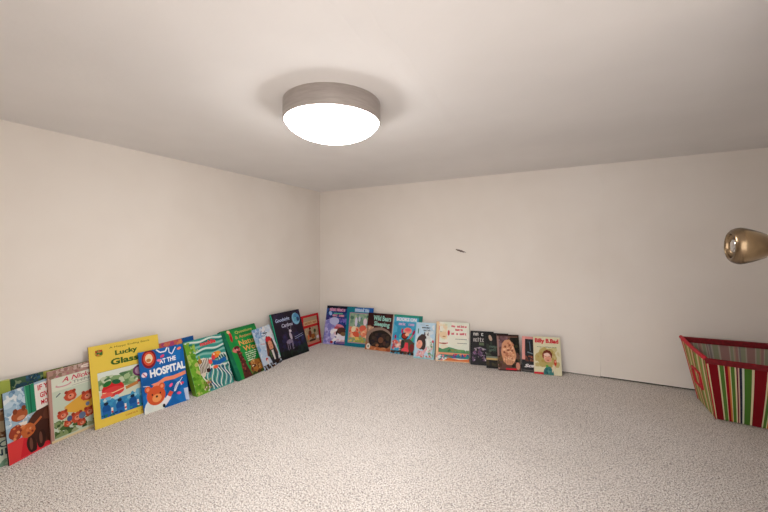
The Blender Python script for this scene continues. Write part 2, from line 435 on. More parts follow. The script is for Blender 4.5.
def book(key, kind, label, group, bg, spine_col, draw, back_col=None, cat='book'):
    wall, bx, by, a, lean, W, H, t = TAB[key]
    base = math.pi / 2 if wall == 'L' else 0
    r = bpy.data.objects.new(kind, None); C.objects.link(r)
    # local frame: x along the cover, y into the book, z up
    r.matrix_world = Matrix.Translation((bx, by, .0004)) @ Matrix.Rotation(base + a, 4, 'Z') @ Matrix.Rotation(-lean, 4, 'X')
    tag(r, label, cat, group)
    b = .0016 if t > .006 else .0006                     # board thickness
    A = Art(W, H, bg, sum(map(ord, key)) * 7)
    draw(A)
    I = A.I; sc = spine_col; hw = W / 2
    def ibox(I, x0, x1, y0, y1, z0, z1, col, skip_front=False):
        q = [(x0, y0, z0), (x1, y0, z0), (x1, y1, z0), (x0, y1, z0), (x0, y0, z1), (x1, y0, z1), (x1, y1, z1), (x0, y1, z1)]
        for f in ((0, 3, 2, 1), (4, 5, 6, 7), (0, 1, 5, 4), (1, 2, 6, 5), (2, 3, 7, 6), (3, 0, 4, 7)):
            if skip_front and f == (0, 1, 5, 4): continue
            I.face([q[i] for i in f], col)
    ibox(I, -hw, hw, 0, b, 0, H, sc)
    obj('front_cover', I.bm, M['print'], r)
    I = Ink(); ibox(I, -hw, hw, t - b, t, 0, H, back_col or sc); obj('back_cover', I.bm, M['print'], r)
    I = Ink(); ibox(I, -hw, -hw + b * .9, b, t - b, 0, H, sc); obj('spine', I.bm, M['print'], r)
    g = .003 if t > .006 else .0004
    bm = bmesh.new(); box(bm, -hw + b * .9, hw - g, b, t - b, g, H - g); obj('pages', bm, M['pages'], r)
    return r
GL = 'picture books leaning against the left wall'
GB = 'books leaning against the back wall'

def dA(A):
    A.mott(0, .72, 1, 1, ['#8fa63c', '#b5bd58', '#5f8436', '#cdc98a', '#d8d8b0'], 60, .12)
    A.poly([(.3, .72), (1, .66), (1, .98), (.85, 1), (.7, .85)], '#a9b65a')
    A.mott(.7, .32, 1, .66, ['#a07a5c', '#c9b596', '#7c5a44', '#b99a78', '#d9ceb8'], 30, .10)
    A.text('TO', .66, .215, .97, .295, '#2f5560', .01)
    A.text('AND', .60, .125, .985, .20, '#2f5560', .01)
    A.mott(0, 0, 1, .08, ['#7fa089', '#5c8070', '#a9c0a4'], 30, .08)
book('A', 'picture_book', 'pale green picture book with dark lettering, cut off by the left edge of the photo', GL, '#d5dfce', '#bfe0c4', dA)

def dB(A):
    A.mott(0, .5, .45, 1, ['#8fb0c9', '#c5d8e4', '#e2e8ea', '#7292ad', '#aac4d6'], 60, .08)
    A.mott(.3, .45, 1, .7, ['#7f95a5', '#b7c6cc', '#55616b'], 30, .08)
    A.rect(.36, .58, .54, 1, '#2d8f6c'); A.line([(.39, .58), (.37, 1)], .02, '#63b294'); A.line([(.45, .58), (.46, 1)], .02, '#1f6b52')
    A.rect(.54, .56, 1, .97, '#efe9e2')
    A.text('IF YOU', .60, .865, .99, .945, '#d2263c', .03); A.text('GIVE A', .63, .745, .93, .825, '#d2263c', .03); A.text('MOOSE', .64, .64, .93, .71, '#d2263c', .03)
    A.rect(0, 0, 1, .30, '#d6303c'); A.poly([(0, .3), (.28, .3), (.18, 0), (0, 0)], '#e04a4a')
    A.ell(.70, .34, .38, .26, '#5a3426', wob=.04); A.ell(.85, .48, .2, .12, '#6b4030'); A.ell(.62, .28, .22, .14, '#4b2a20')
    A.ell(.40, .13, .085, .13, '#3c2019', .2); A.ell(.58, .15, .085, .13, '#3c2019', -.1); A.ell(.75, .17, .08, .12, '#47281d')
    A.ell(.39, .15, .03, .09, '#7a5244'); A.ell(.57, .17, .03, .09, '#7a5244')
    A.ell(.24, .62, .14, .085, '#b0623c', wob=.05); A.ell(.17, .69, .04, .04, '#8c4a2c'); A.ell(.32, .70, .04, .04, '#8c4a2c'); A.ell(.26, .58, .07, .03, '#d99c78')
    A.ell(.16, .40, .12, .1, '#a44a34', wob=.08); A.poly([(.2, .52), (.36, .5), (.34, .42), (.28, .44)], '#f0e6dc'); A.ell(.36, .36, .13, .1, '#c9713e', wob=.06)
    A.line([(.4, .36), (.62, .47)], .045, '#c07048'); A.mott(.1, .3, .45, .5, ['#d98450', '#8c3e2c', '#e0a070'], 14, .035)
    A.ell(.90, .12, .06, .035, '#f3d9c9', wob=.3); A.ell(.92, .1, .03, .02, '#3c8a54')
    A.line([(0, .01), (1, .01)], .03, '#e84a55')
book('B', 'picture_book', 'picture book with a big brown animal on red and red letters on white', GL, '#a8c2d2', '#3a2a26', dB)

def dC(A):
    A.mott(0, 0, 1, 1, ['#4f7350', '#2f5848', '#7a946a', '#3a5a6c', '#8c9c7a', '#28483c'], 110, .13)
    A.mott(.45, .9, .9, 1, ['#3c6a86', '#2a4a5c'], 10, .08)
book('C', 'picture_book', 'dark green landscape picture book, only its top showing behind the brown animal book', GL, '#4c6a50', '#3c4a3c', dC)
def dD(A):
    A.mott(0, 0, 1, 1, ['#8c9a3c', '#5c7a2c', '#b3b35c', '#3c5028'], 70, .14)
book('D', 'picture_book', 'olive green book with just a sliver of top edge showing above the neighbouring books', GL, '#7c8a3c', '#46502c', dD)

def dE(A):
    A.rect(0, 0, .055, 1, '#c39a90'); A.rect(0, .885, 1, 1, '#b59488')
    A.mott(0, .885, 1, 1, ['#a67f78', '#c2a79b', '#98806f', '#c9b2a8', '#b98088'], 70, .045)
    A.ell(.78, .955, .17, .028, '#ece2d6'); A.scrib(.66, .945, .9, .965, '#c9a0a0', 9, .008)
    A.rect(.055, .70, 1, .885, '#dfe2d2')
    A.ell(.27, .765, .15, .028, '#d8a3a6'); A.ell(.27, .775, .12, .022, '#dfe6d8')
    A.text("A Nickel's", .24, .80, .97, .872, '#cf4d68', .02, shear=.3)
    A.text('THINGS', .44, .745, .93, .785, '#7d8580', .0)
    A.line([(.42, .718), (.95, .722)], .01, '#a3a8a0')
    A.mott(.06, .05, 1, .28, ['#6f8454', '#8fa070', '#54703c', '#a9b08a', '#4a6038'], 60, .07)
    A.mott(.2, .2, .98, .6, ['#d9cfa4', '#c2cbb4', '#e0b87a'], 20, .10)
    A.poly([(.28, .45), (.6, .55), (.92, .38), (.8, .26), (.5, .3), (.3, .36)], '#e3b24e')
    for x, y, q in ((.38, .58, .12), (.70, .50, .12), (.88, .56, .1), (.22, .34, .10), (.48, .24, .12), (.72, .26, .11), (.9, .3, .1), (.56, .14, .08), (.3, .2, .07)):
        A.ell(x, y, q, q * .62, '#c95a3e', wob=.12); A.ell(x - q * .6, y + q * .5, q * .3, q * .2, '#a8452f'); A.ell(x + q * .6, y + q * .5, q * .3, q * .2, '#a8452f')
        A.ell(x + .01, y - .01, q * .5, q * .3, '#e2977a'); A.ell(x, y, q * .15, q * .08, '#4a2018')
    A.ell(.58, .24, .07, .05, '#6f7f9c'); A.ell(.34, .26, .05, .04, '#55648a'); A.ell(.7, .38, .04, .03, '#7a86a0')
    A.line([(.12, .62), (.2, .66)], .02, '#3e4a66'); A.rect(.0, 0, 1, .035, '#e5d3ac')
book('E', 'picture_book', 'pale book with pinkish border and a heap of orange bears, left of the yellow book', GL, '#cdd8c6', '#b98d80', dE)

def dF(A):
    A.ell(.13, .90, .055, .045, '#c9a83e'); A.mott(.085, .875, .175, .94, ['#b8322c', '#3c7a3c', '#d94a3c', '#2f5c34', '#b98a4a'], 26, .022)
    A.text('A Happy Ending Book', .27, .925, .86, .955, '#4c4a1c', .0)
    A.text('Lucky', .34, .815, .66, .895, '#3f6a2c', .04); A.text('Glasses', .27, .715, .82, .795, '#3f6a2c', .04)
    A.rect(.085, .10, .93, .66, '#dfe6dc')
    A.poly([(.085, .44), (.085, .56), (.2, .60), (.4, .57), (.6, .62), (.93, .6), (.93, .4)], '#8aa877')
    A.mott(.1, .44, .93, .6, ['#a9bf92', '#6f9464', '#c6d0b4', '#5a8058'], 45, .05)
    A.ell(.66, .57, .10, .075, '#7a3f6c'); A.ell(.66, .57, .07, .05, '#b994b0'); A.ell(.84, .55, .07, .05, '#8a5a8c')
    A.rect(.085, .10, .93, .42, '#d8dcc8', 0)
    A.ell(.27, .42, .15, .095, '#cf2f33'); A.ell(.27, .39, .15, .06, '#d94848'); A.line([(.13, .40), (.26, .375), (.42, .40)], .014, '#f0d8b0')
    A.ell(.2, .5, .06, .03, '#2f7a3c', .4); A.ell(.32, .5, .06, .03, '#2a6a4a', -.3); A.ell(.18, .36, .08, .035, '#e86a5c')
    A.line([(.44, .39), (.62, .42)], .05, '#c98a4e'); A.mott(.6, .42, .9, .5, ['#d8505c', '#3c5a9c', '#efe6d8', '#8a2c3c', '#e6c24e'], 30, .025)
    A.rect(.085, .10, .93, .30, '#3f8fc0', 0); A.mott(.09, .23, .93, .34, ['#7cb8d4', '#4aa0c8', '#a8d4e0'], 30, .05)
    for x in (.16, .34, .52, .70, .86):
        A.ell(x, .2, .055, .055, '#1f5fa0'); A.ell(x, .265, .03, .02, '#22344c'); A.rect(x - .05, .10, x + .05, .17, '#2a6fb5'); A.rect(x + .06, .12, x + .085, .2, '#f0e8e0'); A.rect(x + .06, .14, x + .085, .16, '#cf3040')
    A.mott(.09, .10, .93, .14, ['#1f7f78', '#3fa09a', '#1d4f8a'], 24, .03)
    A.line([(.085, .66), (.93, .66)], .006, '#b8a040'); A.scrib(.4, .045, .7, .062, '#c8843c', 12, .006)
book('F', 'picture_book', 'tall yellow picture book with green title and a red fruit, largest on the left wall', GL, '#eacf5c', '#8a5c2c', dF)

def dG(A):
    A.mott(0, 0, 1, 1, ['#1a6cb4', '#1f7cc4', '#1765a8'], 30, .2)
    A.line([(.38, .99), (.46, .93), (.58, .93), (.63, .99)], .03, '#e9eef2'); A.line([(.66, .98), (.66, .90), (.72, .86), (.82, .97)], .025, '#dfe6f0')
    A.ell(.21, .86, .155, .155, '#8c2430'); A.ell(.21, .865, .12, .115, '#d95a3c'); A.ell(.21, .87, .08, .075, '#f0d9b8'); A.ell(.2, .84, .05, .03, '#c9884e')
    A.text('AT THE', .42, .735, .80, .815, '#eef2f4', .04, rot=.03); A.text('HOSPITAL', .20, .545, 1.0, .68, '#eef2f4', .05, rot=.03)
    A.poly([(.2, .44), (.34, .45), (.5, .50), (.7, .49), (.99, .52), (.99, .46), (.7, .425), (.5, .435), (.36, .385), (.2, .38), (.25, .41)], '#f09a78')
    A.line([(.03, .44), (.16, .42)], .012, '#e8eef4'); A.ell(.08, .62, .06, .04, '#e9dfe8', .5); A.line([(.05, .65), (.12, .58)], .02, '#c9506c')
    for x, y, r_, c in ((.5, .86, .4, '#e0507c'), (.42, .80, -.3, '#f08cb0'), (.62, .34, .8, '#f06a9c'), (.87, .32, .2, '#e0506c'), (.78, .17, -.2, '#f06a9c'), (.42, .33, -.4, '#8cc8f0'), (.9, .93, .3, '#f08c6c')):
        A.ell(x, y, .05, .022, c, r_)
    pts = [(.76 + .10 * math.cos(t * .35) * (1 - t * .02), .29 + .07 * math.sin(t * .5)) for t in range(16)]; A.line(pts, .014, '#e6ecf4'); A.line([(.9, .42), (.8, .34), (.7, .22)], .014, '#e6ecf4')
    A.poly([(.0, 0), (.42, 0), (.5, .13), (.42, .2), (.1, .2), (.02, .1)], '#e8ece4'); A.ell(.12, .10, .09, .08, '#dfe6e2')
    A.ell(.28, .245, .20, .155, '#d8643a'); A.ell(.12, .37, .065, .055, '#d8643a'); A.ell(.42, .37, .065, .055, '#d8643a'); A.ell(.12, .37, .035, .03, '#f09a70'); A.ell(.42, .37, .035, .03, '#f09a70')
    A.ell(.29, .20, .10, .065, '#f0a468'); A.ell(.29, .225, .025, .018, '#3c1c18'); A.ell(.2, .27, .014, .016, '#2c1614'); A.ell(.37, .27, .014, .016, '#2c1614')
    A.line([(.42, .06), (.56, .17)], .11, '#efe9ee'); A.line([(.55, .17), (.62, .235)], .09, '#e0604a'); A.ell(.42, .045, .03, .03, '#1c1c22')
    A.poly([(.92, .02), (1, .0), (1, .22), (.9, .22)], '#c9d4ea')
book('G', 'picture_book', 'blue picture book with white title about the hospital and an orange bear', GL, '#1c70b8', '#155a94', dG)

def dH(A):
    A.poly([(0, .86), (.72, .93), (.68, 1), (0, 1)], '#e07a68'); A.mott(.2, .9, .7, .99, ['#e88c70', '#c95a8c', '#f0a070'], 12, .06)
    A.rect(0, 0, 1, .2, '#1f4f8c')
book('H', 'picture_book', 'blue and coral book, only its top strip showing above the hospital book', GL, '#1b64a8', '#1b5590', dH)

def dI(A):
    r = A.r
    for i in range(15):
        v = 1 - i * .045; c = ['#3fa094', '#dce8e2', '#1f7f78', '#8fc4ba'][i % 4]
        A.line([(x / 12, min(1, v + .018 * math.sin(x * .9 + i * .55) - .03 * max(0, .35 - x / 12))) for x in range(13)], .042, c)
    A.mott(.0, .5, .3, .97, ['#a9c48c', '#7fae5c', '#c9d4a0', '#8fb84a'], 26, .05)
    A.poly([(0, 0), (.34, 0), (.30, .3), (.22, .62), (.12, .9), (0, .97)], '#7cb13a'); A.mott(0, 0, .24, .9, ['#8fc04a', '#6aa030', '#a8c860', '#5c9428', '#c4c078'], 60, .05)
    A.text('muddle', .38, .845, .80, .925, '#e8404c', .05, rot=.03)
    # bold waving stripes lower right
    for i in range(16):
        a0 = .30 + i * .05
        A.line([(a0 + .05 * math.sin(k * .9 + i * .5), .02 + k * .055) for k in range(8)], .022, ['#f0f2ee', '#2a6a6c', '#e0e8e6', '#38508c'][i % 4])
    for i in range(9): A.line([(.72 + .035 * i + .02 * math.sin(k), .45 + .04 * k) for k in range(5)], .014, ['#24383c', '#f0f0ea'][i % 2])
    # striped animal
    A.ell(.36, .48, .15, .14, '#e9e2d6', wob=.06); A.ell(.28, .38, .07, .1, '#dfd6c6')
    for i in range(7): A.line([(.22 + .04 * i, .36), (.25 + .035 * i, .47), (.22 + .045 * i, .6)], .017, '#40241c')
    A.ell(.42, .38, .05, .04, '#3a1e18'); A.ell(.27, .58, .04, .05, '#b98a4c')
    # bird
    A.ell(.70, .62, .11, .06, '#f08a3c', .15); A.ell(.62, .58, .05, .045, '#e0485a'); A.ell(.78, .645, .07, .035, '#f4b048', -.2); A.ell(.66, .64, .02, .014, '#fff2e0')
    A.poly([(.56, .55), (.72, .50), (.92, .54), (.96, .46), (.75, .42), (.58, .44)], '#1f6fb5'); A.ell(.62, .40, .07, .03, '#f0704c'); A.ell(.52, .52, .05, .05, '#f0605a')
    A.mott(.18, .04, .42, .24, ['#c9a070', '#e6dcc0', '#8c5a3c', '#a8b860'], 22, .03)
    for i in range(5): A.line([(.24 + .04 * i, .05), (.25 + .04 * i, .2)], .013, '#6c3420')
book('I', 'picture_book', 'thick green book with wavy teal and white stripes and a bright bird', GL, '#58aaa0', '#7fa838', dI, '#6c3a28')

def dJ(A):
    A.rect(0, 0, .10, 1, '#15785c'); A.mott(0, 0, .10, 1, ['#12705a', '#1a8462'], 12, .06)
    A.poly([(0, .965), (.1, .965), (1, .94), (1, 1), (0, 1)], '#1f8a4c')
    A.mott(.25, .05, 1, .9, ['#1f9c4c', '#23a452', '#1b9046'], 20, .18)
    A.line([(.20, .96), (.23, .88), (.21, .77)], .06, '#d8303c'); A.ell(.2, .95, .04, .035, '#f0c0a0'); A.ell(.21, .8, .03, .06, '#b81f34')
    A.text('Questions', .36, .87, .86, .935, '#d8c878', .01); A.text('& Answers', .32, .775, .86, .84, '#e0a070', .01)
    A.text('Natural', .36, .625, .99, .735, '#efb46c', .02); A.text('World', .42, .49, .99, .60, '#efb46c', .02)
    for i, y in enumerate((.45, .41, .37, .33, .29)): A.scrib(.42, y, .76 - .03 * i, y + .018, '#eef0e0', 14, .008)
    A.ell(.23, .575, .10, .062, '#c96a6c', wob=.08); A.ell(.2, .56, .06, .03, '#e08c84'); A.ell(.26, .61, .07, .035, '#6c2c30'); A.ell(.25, .58, .012, .01, '#f4f0ea')
    A.poly([(.22, .55), (.32, .53), (.34, .3), (.40, 0), (.16, 0), (.22, .3)], '#5c2a24'); A.mott(.2, .05, .36, .5, ['#7c3a38', '#3c1a18', '#a04a44'], 26, .03)
    A.ell(.62, .16, .20, .13, '#b9803c', wob=.12); A.mott(.4, .02, .9, .28, ['#c9985a', '#8c5a2c', '#e0b878', '#6c3c20', '#a86c34'], 55, .05)
    A.ell(.5, .17, .02, .012, '#f4f0e0'); A.mott(.38, 0, .9, .06, ['#4c2c18', '#3c5c24'], 18, .05)
book('J', 'picture_book', 'thick bright green nature book with orange title and a long necked bird', GL, '#1f9a4c', '#126450', dJ, '#0f4c38')

def dK(A):
    A.mott(0, .3, .6, 1, ['#a9c8e6', '#c4d8ee', '#8fb4dc', '#dfe8f2'], 50, .10); A.mott(.4, .3, 1, 1, ['#e6ecf2', '#d4deea', '#f0eef0'], 35, .10)
    A.scrib(.12, .86, .50, .91, '#5c84bc', 6, .02); A.scrib(.2, .76, .55, .80, '#6c90c4', 7, .016)
    A.line([(.2, .62), (.45, .58)], .02, '#d88c9c')
    A.poly([(.35, .3), (.5, .66), (.86, .66), (.95, .25), (.7, .1)], '#7c4a34'); A.ell(.60, .70, .05, .05, '#2c2430'); A.line([(.48, .84), (.72, .82)], .03, '#2c2832'); A.line([(.6, .78), (.6, .9)], .02, '#2c2832')
    A.ell(.66, .66, .16, .07, '#d02c38'); A.ell(.68, .50, .13, .12, '#e6a886'); A.ell(.52, .5, .05, .12, '#5c2a20'); A.ell(.84, .5, .05, .14, '#4c241c'); A.ell(.62, .52, .014, .01, '#201818'); A.ell(.74, .52, .014, .01, '#201818'); A.ell(.68, .455, .03, .008, '#a03c34')
    A.poly([(.42, .30), (.54, .4), (.82, .4), (.92, .2), (.82, .06), (.5, .06)], '#2a2a34'); A.poly([(.62, .38), (.74, .38), (.72, .14), (.64, .14)], '#e8e2de'); A.ell(.55, .3, .04, .1, '#4c6c3c')
    A.mott(0, 0, 1, .12, ['#3c2418', '#4c3220', '#241812', '#6c4a30'], 40, .06); A.ell(.26, .23, .06, .04, '#c93c40'); A.ell(.27, .17, .05, .06, '#e9e4e4'); A.ell(.93, .16, .05, .04, '#dcdce0')
book('K', 'picture_book', 'thin pale blue book with a girl in a red hat, beside the green book', GL, '#cfdcec', '#a9bcd0', dK)

def dL(A):
    A.mott(.03, .2, 1, 1, ['#2c2034', '#37283c', '#241c30', '#3c2c4c', '#2a2440'], 60, .13)
    A.mott(.03, .15, .95, .5, ['#2f2c50', '#3c3864', '#2a3048', '#262234'], 36, .07)
    A.rect(0, 0, .028, 1, '#43b294')
    A.text('Goodnight', .12, .775, .60, .875, '#c4d0f0', .02, rot=.02, shear=.2); A.text('Caribou', .28, .665, .66, .745, '#c8c8dc', .02, rot=.02, shear=.2)
    A.ell(.81, .80, .135, .135, '#8cc0dc'); A.ell(.84, .82, .105, .10, '#5f9cc4'); A.mott(.74, .74, .9, .88, ['#6fb0c8', '#4c88b0', '#7cc0c8'], 12, .03); A.ell(.88, .78, .05, .05, '#38507c')
    for y in (.40, .36): A.line([(.62, y), (.92, y + .045)], .010, '#b4bce0')
    A.ell(.50, .45, .04, .085, '#c4b8c8', .1); A.ell(.52, .56, .045, .03, '#d8d0d8', -.2); A.ell(.42, .34, .11, .045, '#8c8098', .1)
    for x in (.34, .40, .49, .52): A.line([(x, .34), (x - .01, .16)], .016, '#9a90a8')
    A.line([(.5, .58), (.44, .66), (.47, .72)], .01, '#a098a8'); A.line([(.54, .58), (.58, .66)], .01, '#a098a8')
    A.mott(.03, 0, 1, .17, ['#141a18', '#1c2420', '#0f1210', '#24342c'], 50, .08); A.mott(.5, .05, 1, .3, ['#2a3c38', '#1f2c30'], 14, .06)
    A.rect(0, 0, .028, 1, '#43b294')
book('L', 'picture_book', 'dark purple picture book with a blue moon and pale deer, teal spine', GL, '#2c2236', '#3fae90', dL, '#1a1620')

def dM(A):
    A.rect(.12, .08, .88, .93, '#b8a184'); A.rect(.1, .68, .9, .80, '#d8b48c'); A.scrib(.16, .71, .82, .765, '#a8683c', 10, .02); A.rect(.1, .60, .9, .68, '#cf2c2c')
    A.mott(.14, .1, .86, .6, ['#a89070', '#c8b490', '#94805c', '#b0a888'], 40, .07)
    A.ell(.40, .40, .09, .12, '#7c3c20'); A.ell(.42, .56, .06, .04, '#5c2c1c'); A.ell(.55, .3, .10, .08, '#a8642c'); A.line([(.66, .2), (.68, .5)], .03, '#3c3c24'); A.ell(.68, .46, .07, .06, '#4c5430')
    A.ell(.5, .18, .2, .04, '#4c3420'); A.ell(.82, .24, .08, .05, '#ded4dc'); A.ell(.3, .3, .05, .09, '#dc7c50')
    A.rect(.1, .07, .9, .15, '#c88c74'); A.rect(.88, .1, 1, .9, '#7c1c20'); A.rect(.93, 0, 1, 1, '#c8202a')
book('M', 'picture_book', 'small red framed book with tan picture, last on the left wall beside the corner', GL, '#cc2530', '#8c1820', dM)

def dN(A):
    A.mott(0, .45, 1, 1, ['#1c3c78', '#24508c', '#142c5c', '#2c5ca0', '#3a3c80'], 60, .12)
    A.rect(.0, .93, 1, 1, '#141c34'); A.scrib(.10, .86, .62, .93, '#e8a4c0', 9, .022); A.line([(.25, .80), (.55, .80)], .03, '#6cc0a0'); A.scrib(.22, .72, .60, .77, '#e09cae', 9, .02); A.line([(.12, .67), (.6, .66)], .02, '#9c7cc8')
    A.ell(.14, .80, .05, .06, '#a9c4f0', .5)
    A.poly([(0, 0), (0, .5), (.06, .62), (.2, .68), (.34, .62), (.42, .5), (.36, 0)], '#a9a4dc'); A.mott(0, .02, .36, .62, ['#b8b8e8', '#8c8cd0', '#c8c4ee', '#9c90cc'], 40, .07)
    A.ell(.3, .60, .16, .1, '#c4c8ea'); A.ell(.50, .46, .14, .06, '#e090a0', -.2); A.ell(.42, .42, .1, .05, '#c8606c')
    A.mott(.2, .04, .7, .4, ['#efeaf4', '#dcd4ea', '#f6f2f4', '#e6c4cc'], 40, .08); A.ell(.56, .36, .14, .09, '#5c3c34', .1); A.ell(.64, .28, .1, .05, '#8c6c4c'); A.ell(.42, .3, .03, .05, '#2c2024'); A.ell(.28, .06, .05, .035, '#b03040')
    A.mott(.5, .5, 1, .68, ['#4c4ca0', '#7c70c4', '#2c3c8c'], 20, .08); A.ell(.62, .06, .2, .03, '#8c6c9c')
book('N', 'picture_book', 'dark blue and lavender book with a white furry creature, nearest the room corner', GB, '#24488c', '#1c2c5c', dN)

def dO(A):
    A.rect(.33, .88, .92, .99, '#3c74c0'); A.scrib(.30, .885, .84, .965, '#c4dcf0', 7, .03); A.rect(.84, .86, 1, 1, '#1a62b0')
    A.rect(.12, .10, 1, .85, '#8fae94'); A.line([(.12, .10), (.12, .85), (.98, .85)], .014, '#e08cb8'); A.line([(.12, .10), (.98, .10)], .014, '#e08cb8')
    A.mott(.14, .45, .95, .83, ['#7c9c88', '#9cb49c', '#5c8070', '#b4c0a4', '#6c8c94'], 60, .08)
    A.ell(.38, .62, .05, .12, '#dcd8e8'); A.ell(.72, .64, .07, .09, '#e6d4dc'); A.ell(.5, .7, .04, .07, '#c8d0dc')
    A.mott(.14, .22, .95, .5, ['#e8866c', '#f0a484', '#d8604c', '#f4c8a0', '#e89070'], 50, .08); A.ell(.64, .48, .13, .07, '#e4745c', .3); A.ell(.3, .44, .08, .08, '#f0e0c0', -.4); A.ell(.4, .32, .12, .06, '#e0684c')
    A.mott(.14, .12, .95, .25, ['#d8b44c', '#a8b060', '#8ca878', '#e8c870'], 36, .06)
    A.rect(.86, .0, 1, .09, '#157a96')
book('O', 'picture_book', 'teal bordered picture book with orange and green garden scene', GB, '#138094', '#0f6c80', dO)

def dP(A):
    A.mott(0, .5, 1, 1, ['#45181c', '#3a1418', '#501e1e'], 16, .2)
    A.text('Wild Bears', .22, .80, .90, .94, '#a9dcd0', .03, rot=-.02); A.text('Sleeping', .26, .62, .86, .78, '#a9dcd0', .03, rot=-.04)
    A.poly([(0, .0), (0, .64), (.12, .66), (.35, .56), (.6, .58), (.85, .52), (1, .44), (1, 0)], '#a87c5c'); A.mott(0, .3, .3, .62, ['#c49c80', '#a88070', '#d8b8a0'], 16, .08)
    A.ell(.5, .34, .5, .28, '#9c8478', wob=.03); A.ell(.55, .29, .44, .26, '#2c221e', wob=.03); A.mott(.18, .12, .9, .46, ['#3a2c24', '#1c1614', '#453430', '#2a2430', '#504034'], 50, .09)
    A.ell(.58, .28, .10, .08, '#7c5440'); A.ell(.46, .14, .06, .04, '#a06c4c'); A.ell(.72, .20, .06, .06, '#5c3c34')
    A.line([(0, .02), (.3, .06), (1, .02)], .10, '#b87048'); A.mott(0, 0, 1, .09, ['#c88458', '#a85c3c', '#d8a078'], 26, .06); A.ell(.12, .09, .075, .075, '#ece4d8'); A.ell(.12, .09, .035, .035, '#8c9484')
    A.line([(.985, 0), (.985, 1)], .03, '#c8b4a4')
book('P', 'picture_book', 'dark brown picture book of a sleeping bear with pale aqua title', GB, '#42181c', '#2c1214', dP)

def dQ(A):
    A.rect(0, .94, 1, 1, '#35a08c'); A.rect(.88, .6, 1, 1, '#2c8c80')
    A.mott(.0, .4, .85, .8, ['#4cacd0', '#5cb8d8', '#40a0c8'], 20, .15)
    A.rect(.10, .83, .82, .93, '#8fd0e0'); A.text('BOOKS ON', .10, .84, .80, .93, '#f4e8f4', .04); A.scrib(.14, .73, .74, .785, '#e0b8dc', 12, .02)
    A.mott(.25, .3, .75, .66, ['#4cc090', '#5cc8c0'], 12, .06)
    A.ell(.53, .60, .14, .08, '#f09c8c'); A.ell(.53, .62, .1, .04, '#ec6c74'); A.ell(.34, .58, .035, .07, '#c42c6c', .1); A.ell(.74, .56, .04, .07, '#b82860', -.4)
    A.line([(.36, .52), (.46, .38)], .05, '#e07080'); A.line([(.72, .5), (.62, .38)], .05, '#e07080')
    A.ell(.44, .46, .12, .085, '#3c1414'); A.ell(.44, .46, .085, .06, '#b83c28'); A.ell(.52, .5, .07, .04, '#f4c4a4')
    A.poly([(.28, .04), (.34, .36), (.62, .40), (.80, .3), (.78, .04)], '#5c5c4c'); A.ell(.40, .25, .06, .1, '#2c3c38'); A.poly([(.42, .04), (.48, .3), (.58, .3), (.62, .04)], '#ec4c5c'); A.ell(.5, .1, .13, .07, '#f05c68'); A.ell(.72, .18, .09, .1, '#8c3430')
    A.mott(0, .1, .34, .36, ['#f0b8b4', '#e8746c', '#f4d8cc', '#c85a64', '#e8a08c'], 32, .055); A.ell(.12, .42, .035, .05, '#b02c5c')
    A.mott(0, .0, 1, .08, ['#5c4438', '#7c5c50', '#3c2c28', '#a88478'], 30, .06)
    A.line([(.0, .94), (.0, .1)], .05, '#8cc4dc')
book('Q', 'picture_book', 'sky blue book with white title and children cheering in red, teal top edge', GB, '#4fb0d2', '#2c8c7c', dQ)

def dR(A):
    A.mott(.06, .3, .94, .96, ['#cfe2ee', '#dce8f0', '#bcd4e6', '#e8eef0'], 30, .15); A.rect(0, 0, 1, .035, '#9cd4dc'); A.rect(0, 0, .04, 1, '#a8d8e4')
    A.scrib(.50, .91, .66, .93, '#3c4454', 5, .02); A.scrib(.26, .835, .74, .875, '#3c4a5c', 9, .022); A.scrib(.40, .76, .74, .80, '#7c8490', 6, .024); A.rect(.12, .68, .17, .82, '#3c7c6c')
    A.ell(.62, .5, .16, .26, '#e0e4e2', .1); A.ell(.68, .36, .14, .2, '#e8ece8'); A.poly([(.42, .62), (.46, .76), (.52, .66)], '#5c5460'); A.poly([(.58, .66), (.66, .74), (.66, .62)], '#5c5460')
    A.ell(.32, .44, .22, .20, '#4a302c'); A.ell(.46, .38, .1, .16, '#3c2824'); A.ell(.24, .38, .15, .12, '#f0ac94', -.2); A.ell(.13, .40, .04, .03, '#f4bca4'); A.line([(.2, .41), (.27, .42)], .015, '#5c2c24'); A.ell(.42, .6, .16, .06, '#4a302c', -.5); A.ell(.66, .42, .05, .12, '#f4f6f2', .2)
    A.poly([(.1, .06), (.2, .22), (.42, .2), (.62, .34), (.64, .26), (.46, .08)], '#e8b4b8'); A.mott(.12, .05, .5, .2, ['#f0c8c8', '#c87c8c', '#dce0e6'], 16, .05)
    A.mott(.66, .08, .96, .5, ['#a8c4a4', '#d8dcc8', '#e0c0bc', '#7cac88'], 26, .06); A.ell(.9, .48, .05, .04, '#d85a68'); A.rect(.92, .05, .96, .45, '#5c9c7c'); A.mott(.3, .03, .96, .09, ['#e0605c', '#ec8c7c', '#8cbc94'], 20, .05)
book('R', 'paperback_book', 'pale blue paperback with a brown haired girl hugging a white horse', GB, '#c4dff0', '#7cb4c4', dR)

